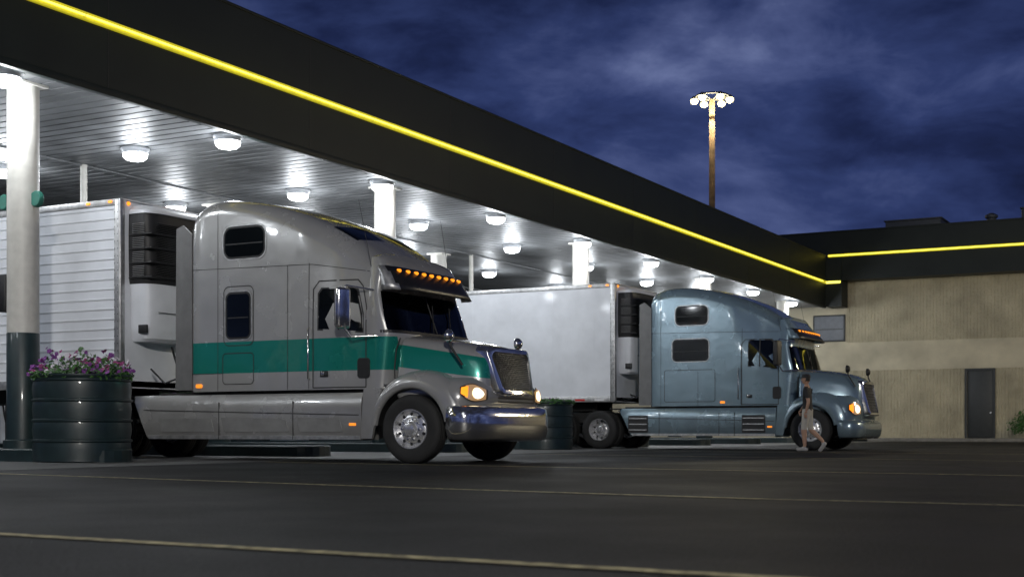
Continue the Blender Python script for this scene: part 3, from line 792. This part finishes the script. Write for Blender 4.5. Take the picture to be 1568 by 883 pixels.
# ------------------------------------------------------------ building
B=empty('service_building')
def wallmat(name,col,depth):
    m=mat(name,col,.8,var=.2,nscale=.9,spec=.2); nt=m.node_tree; b=nt.nodes['Principled BSDF']
    tc=nt.nodes.new('ShaderNodeTexCoord')
    n=nt.nodes.new('ShaderNodeTexNoise'); n.inputs['Scale'].default_value=14; n.inputs['Detail'].default_value=6; nt.links.new(tc.outputs['Object'],n.inputs['Vector'])
    bp=nt.nodes.new('ShaderNodeBump'); bp.inputs['Strength'].default_value=depth; bp.inputs['Distance'].default_value=.05
    nt.links.new(n.outputs['Fac'],bp.inputs['Height']); nt.links.new(bp.outputs['Normal'],b.inputs['Normal']); return m
wm1=wallmat('split_face_block',(.45,.405,.29),1.0); wm2=wallmat('smooth_block',(.54,.49,.365),.15)
WY=59.7
def fluted(nm,x0,x1,z0,z1,pitch,m):
    rnd=random.Random(3); pr=[]; x=x0
    while x<x1-.01:
        pr+=[(x,WY),(x+pitch*.30,WY-.004),(x+pitch*.50,WY-.018),(x+pitch*.85,WY-.018)]; x+=pitch
    pr.append((x1,WY))
    nz=max(2,int((z1-z0)/.1)); rings=[]
    for k in range(nz+1):
        z=z0+(z1-z0)*k/nz; rings.append([(a,b_+ (rnd.uniform(-.010,.010)),z) for a,b_ in pr])
    V,F=loft(rings,False,False); return obj(nm,V,F,m,B)
fluted('lower_fluted_wall',-18,-10.25,.1,3.13,.14,wm1); fluted('lower_fluted_wall_right',-9.05,14,.1,3.13,.14,wm1)
fluted('lintel_wall',-10.25,-9.05,3.08,3.13,.14,wm1)
box('smooth_band',-28,14,WY-.03,WY+.2,3.13,4.39,wm2,B)
fluted('upper_fluted_wall',-15.35,14,4.39,7.1,.14,wm1)
box('upper_wall_left',-28,-15.35,WY-.02,WY+.1,4.39,7.1,wm2,B)
box('lower_wall_left',-28,-18,WY-.02,WY+.1,.1,3.12,wm2,B)
box('core',-28,14,WY+.2,95,0,9.0,fas,B)
box('fascia',-18.3,15,58.7,95.5,7.08,9.2,fas,B); box('coping',-18.35,15.05,58.65,95.5,9.2,9.26,fas,B)
box('neon_channel',-15.9,15,58.65,58.7,8.11,8.23,neon,B); tube('neon_tube',[(-15.9,58.62,8.17),(15,58.62,8.17)],.018,neon2,B)
box('canopy_return',-16.0,-15.3,58.62,59.66,5.93,8.0,fas,B)
box('return_neon',-15.99,-15.35,58.58,58.62,6.95,7.05,neon2,B)
dm=mat('grey_steel_door',(.030,.034,.036),.5)
box('door_leaf',-10.2,-9.1,WY-.0,WY+.05,.17,3.05,dm,B,.01)
for a,b_ in ((-10.27,-10.19),(-9.11,-9.03)): box('door_frame',a,b_,WY-.08,WY+.05,.15,3.12,dm,B)
box('door_head',-10.27,-9.03,WY-.085,WY+.05,3.04,3.125,dm,B); box('door_knob',-9.24,-9.18,WY-.08,WY,1.2,1.27,M['alu'],B)
box('window_frame',-16.85,-15.4,WY-.08,WY-.02,4.45,5.65,dm,B,.01); box('window_pane',-16.78,-15.47,WY-.09,WY-.08,4.52,5.58,mat('grey_pane',(.07,.08,.10),.4),B)
box('window_mullion',-16.75,-15.5,WY-.10,WY-.09,4.98,5.03,dm,B)
hv=mat('hvac_grey',(.06,.07,.085),.6)
def hvac(nm,x0,x1,y0,y1,h):
    box(nm,x0,x1,y0,y1,9.2,9.2+h,hv,B,.03); box(nm+'_lid',x0-.06,x1+.06,y0-.06,y1+.06,9.2+h,9.26+h,hv,B,.01)
    for q in range(4): box(nm+'_louvre',x0+.2,x1-.2,y0-.03,y0,9.3+q*h*.2,9.34+q*h*.2,M['dark'],B)
hvac('hvac_unit',-14.4,-11.9,63,66,.95); hvac('hvac_unit_small',-17.9,-16,64,66,.72); hvac('hvac_unit_b',-8.3,-6,62,65,.95)
lathe('roof_vent',[(.2,9.2),(.2,9.9),(.28,9.95),(.28,10.05),(.1,10.15),(.001,10.15)],hv,B,'z',20,(-9.7,63,.05))
pav=mat('sidewalk_concrete',(.20,.19,.17),.7,var=.2)
box('sidewalk',-14,15,57.9,WY+.1,0,.15,pav,None,.02)
def shrub(X,Y,z,R,seed):
    rnd=random.Random(seed); V=[];F=[]
    for i in range(900):
        a=rnd.uniform(0,6.28); ph=math.acos(rnd.uniform(-.2,1)); r=R*(.55+.45*rnd.random())*(1+.25*math.sin(a*4+ph*5+seed))
        c=Vector((r*math.sin(ph)*math.cos(a),r*math.sin(ph)*math.sin(a),R*.5+r*math.cos(ph)*1.1))
        n=Vector((rnd.gauss(0,1),rnd.gauss(0,1),rnd.gauss(.5,1))).normalized(); u=n.orthogonal().normalized(); v=n.cross(u); s=rnd.uniform(.04,.08); k=len(V)
        V+= [c-u*s,c+v*s*.5,c+u*s,c-v*s*.5]; F.append((k,k+1,k+2,k+3))
    o=obj('shrub',V,F,M['leaf']); o.location=(X,Y,z)
shrub(-7.6,58.6,.15,.7,1); shrub(-6.2,58.5,.15,.6,2)
W=empty('backdrop_wall')  # invented dark wall, keeps bright horizon sky from showing behind the canopy
bw=mat('dark_backdrop',(.04,.04,.042),.8)
box('wall',-45.2,-45,-20,95,0,3.2,bw,W); box('cap',-45.3,-44.9,-20,95,3.2,3.3,bw,W)
for k in range(20): box('pier',-45.05,-44.85,-20+6*k,-19.6+6*k,0,3.4,bw,W)

# ------------------------------------------------------------ lamps
M['flood']=mat('flood_lens',(1,1,.9),.3,emis=(1,.86,.34),estr=10)
M['wood']=mat('weathered_pole',(.20,.13,.07),.8,var=.4,nscale=3)
def street_lamp(X,Y,H,energy,col=(1,.88,.6)):
    e=empty('street_lamp',(X,Y,0))
    lathe('pole',[(.24,0),(.16,H)],M['wood'],e,'z',16)
    lathe('ring',[(.9,H+.16),(1.0,H+.16),(1.0,H+.24),(.9,H+.24),(.9,H+.16)],M['frame'],e,'z',32)
    for k in range(6):
        a=k*math.pi/3+.3; ca,sa=math.cos(a),math.sin(a)
        tube('arm',[(0,0,H-.02),(ca*.95,sa*.95,H+.2)],.04,M['frame'],e)
        lathe('flood_head',[(.001,.26),(.10,.25),(.15,.14),(.19,.06)],M['alu2'],e,'z',16,(ca*1.05,sa*1.05,H))
        lathe('flood_lens',[(.17,.06),(.21,.02),(.22,-.06),(.19,-.15),(.10,-.21),(.001,-.22)],M['flood'],e,'z',16,(ca*1.05,sa*1.05,H))
    ld=bpy.data.lights.new('flood','POINT'); ld.energy=energy; ld.color=col; ld.shadow_soft_size=.8
    lo=bpy.data.objects.new('flood',ld); COL.objects.link(lo); lo.parent=e; lo.location=(0,0,H-1.1)
street_lamp(-27.6,76,20.2,4000)
street_lamp(12,-18,14,29000,(1,.97,.91))
street_lamp(3,40,8,3200,(1,.86,.58))  # added lamp out of view, gives the building wall its warm light

# ------------------------------------------------------------ person
def person(X,Y,rz):
    e=empty('walking_man',(X,Y,0),rz)
    def sk(nm,verts,edges,rads,root=0,sub=2):
        me=bpy.data.meshes.new(nm); me.from_pydata(verts,edges,[]); o=bpy.data.objects.new(nm,me); COL.objects.link(o)
        m=o.modifiers.new('k','SKIN'); m.use_smooth_shade=True
        for v,r in zip(me.skin_vertices[0].data,rads): v.radius=(r,r) if isinstance(r,(int,float)) else r
        me.skin_vertices[0].data[root].use_root=True
        s=o.modifiers.new('s','SUBSURF'); s.levels=s.render_levels=sub
        dg=bpy.context.evaluated_depsgraph_get(); m2=bpy.data.meshes.new_from_object(o.evaluated_get(dg)); bpy.data.objects.remove(o)
        m2.name=nm; o2=bpy.data.objects.new(nm,m2); COL.objects.link(o2); o2.parent=e
        m2.polygons.foreach_set('use_smooth',[True]*len(m2.polygons)); return o2
    v=[(0,0,.93),(.0,0,1.08),(.01,0,1.25),(.01,0,1.40),(.015,0,1.50),(.03,0,1.57),
       (.0,.10,.90),(.06,.10,.50),(.03,.10,.09),(.15,.10,.04),
       (.0,-.10,.90),(-.04,-.10,.50),(-.33,-.10,.24),(-.34,-.10,.13),
       (.0,.19,1.41),(-.09,.23,1.15),(-.04,.25,.92),
       (.0,-.19,1.41),(.05,-.23,1.15),(.22,-.23,.97)]
    E=[(0,1),(1,2),(2,3),(3,4),(4,5),(0,6),(6,7),(7,8),(8,9),(0,10),(10,11),(11,12),(12,13),(3,14),(14,15),(15,16),(3,17),(17,18),(18,19)]
    R=[(.13,.16),(.11,.14),(.12,.16),(.12,.15),.06,.055,.105,.07,.042,.035,.105,.07,.042,.035,.06,.045,.03,.06,.045,.03]
    o=sk('body',v,E,R)
    me=o.data
    for m in (M['skin'],M['shirt'],M['shorts'],M['shoe']): me.materials.append(m)
    for p in me.polygons:
        c=p.center; i=0
        if c.z>1.47 and abs(c.y)<.1: i=0
        elif c.z>.96 and abs(c.y)<.19: i=1
        elif c.z>1.22: i=1
        elif c.z>.50 and abs(c.y)<.22 and c.z<=.96: i=2
        elif c.z<.10 or (c.x<-.31 and c.z<.20): i=3
        p.material_index=i
    for (cx,cy,cz,ry) in ((.08,.10,.045,0),(-.33,-.10,.11,rad(55))):
        o=box('shoe',-.12,.15,-.048,.048,-.045,.045,M['shoe'],e,.04,4); o.location=(cx,cy,cz); o.rotation_euler=(0,ry,0)
    for hx,hy,hz,sg in ((-.04,.25,.92,1),(.22,-.23,.97,-1)):
        oh=sk('palm',[(hx,hy,hz+.01),(hx+.01,hy,hz-.05)],[(0,1)],[.028,(.018,.034)],0,1); oh.data.materials.append(M['skin'])
        for q in range(4):
            off=-.027+.018*q; L=(.065,.075,.07,.055)[q]
            of=sk('finger_%d'%q,[(hx+off+.01,hy,hz-.07),(hx+off+.012,hy,hz-.09-L*.4),(hx+off+.01,hy-sg*.015,hz-.09-L)],[(0,1),(1,2)],[.009,.008,.007],0,1); of.data.materials.append(M['skin'])
        of=sk('thumb',[(hx+.02,hy,hz-.03),(hx+.05,hy-sg*.01,hz-.06),(hx+.055,hy-sg*.015,hz-.09)],[(0,1),(1,2)],[.012,.010,.008],0,1); of.data.materials.append(M['skin'])
    bm=bmesh.new(); bmesh.ops.create_uvsphere(bm,u_segments=24,v_segments=16,radius=1)
    for w in bm.verts:
        x,y,z=w.co; w.co=Vector((x*.098*(1+.05*z),y*.078*(1-.12*max(0,-z)),z*.118))
        if x>.9 and abs(y)<.25 and -.35<z<.1: w.co.x+=.018
        if x>.5 and z<-.6: w.co.x+=.012
    hm=bpy.data.meshes.new('head'); bm.to_mesh(hm); bm.free(); hm.materials.append(M['skin']); hm.materials.append(M['hair'])
    for p in hm.polygons:
        p.use_smooth=True
        if p.center.z>.05 or (p.center.x<-.0 and p.center.z>-.05): p.material_index=1
    ho=bpy.data.objects.new('head',hm); COL.objects.link(ho); ho.parent=e; ho.location=(.04,0,1.66)
    for s in (-1,1):
        box('ear',.02,.055,s*.08-.012,s*.08+.012,1.635,1.695,M['skin'],e,.01); box('eye',.12,.13,s*.03-.012,s*.03+.012,1.665,1.68,M['dark'],e,.004)
    box('mouth',.125,.137,-.022,.022,1.595,1.602,M['petm'],e)
    lathe('cap_crown',[(.104,0),(.102,.04),(.08,.085),(.001,.10)],M['shirt'],e,'z',24,(.035,0,1.69)); box('cap_brim',.10,.21,-.075,.075,1.695,1.708,M['shirt'],e,.006)
person(-8.75,30.5,math.pi)

# ------------------------------------------------------------ world
w=bpy.data.worlds.new('World'); scn.world=w; w.use_nodes=True; nt=w.node_tree
bg=nt.nodes['Background']; tc=nt.nodes.new('ShaderNodeTexCoord')
mp=nt.nodes.new('ShaderNodeMapping'); mp.inputs['Scale'].default_value=(1,1,2.3); mp.inputs['Location'].default_value=(.35,.2,.1); mp.inputs['Rotation'].default_value=(rad(14),rad(-12),0)
nt.links.new(tc.outputs['Generated'],mp.inputs[0])
def wn(scale,det,rough,dist):
    n=nt.nodes.new('ShaderNodeTexNoise'); n.inputs['Scale'].default_value=scale; n.inputs['Detail'].default_value=det; n.inputs['Roughness'].default_value=rough; n.inputs['Distortion'].default_value=dist
    nt.links.new(mp.outputs[0],n.inputs['Vector']); return n.outputs['Fac']
n1=wn(3.3,8,.52,.3); n2=wn(11,9,.60,.4)
f=mth(nt,'ADD',mth(nt,'MULTIPLY',n1,.76),mth(nt,'MULTIPLY',n2,.24))
col=ramp(nt,f,[(.38,(.006,.009,.026)),(.46,(.013,.021,.072)),(.53,(.028,.044,.135)),(.60,(.066,.090,.22)),(.69,(.17,.21,.40))])
sp=nt.nodes.new('ShaderNodeSeparateXYZ'); nt.links.new(tc.outputs['Generated'],sp.inputs[0])
mr=nt.nodes.new('ShaderNodeMapRange'); mr.inputs['From Min'].default_value=.24; mr.inputs['From Max'].default_value=.60; mr.inputs['To Min'].default_value=1.0; mr.inputs['To Max'].default_value=.22
nt.links.new(sp.outputs[2],mr.inputs['Value'])
vm=nt.nodes.new('ShaderNodeVectorMath'); vm.operation='SCALE'; nt.links.new(col,vm.inputs[0]); nt.links.new(mr.outputs[0],vm.inputs['Scale'])
nt.links.new(vm.outputs[0],bg.inputs['Color']); bg.inputs['Strength'].default_value=1.0
sd=bpy.data.lights.new('sun','SUN'); sd.energy=.06; sd.angle=rad(15); sd.color=(.9,.94,1); so=bpy.data.objects.new('dusk_sun',sd); COL.objects.link(so)
so.rotation_euler=(rad(60),0,rad(25))

# ------------------------------------------------------------ camera
cd=bpy.data.cameras.new('camera'); cam=bpy.data.objects.new('camera',cd); COL.objects.link(cam)
cd.sensor_width=36; cd.lens=47.07; cam.location=(0,0,.48)
a=math.atan(1111/2050)
cam.rotation_euler=(rad(90),0,a)
cd.shift_y=(658-441)/1568
cd.clip_start=.05; cd.clip_end=3000
cd.dof.use_dof=True; cd.dof.focus_distance=21; cd.dof.aperture_fstop=2.8
scn.camera=cam
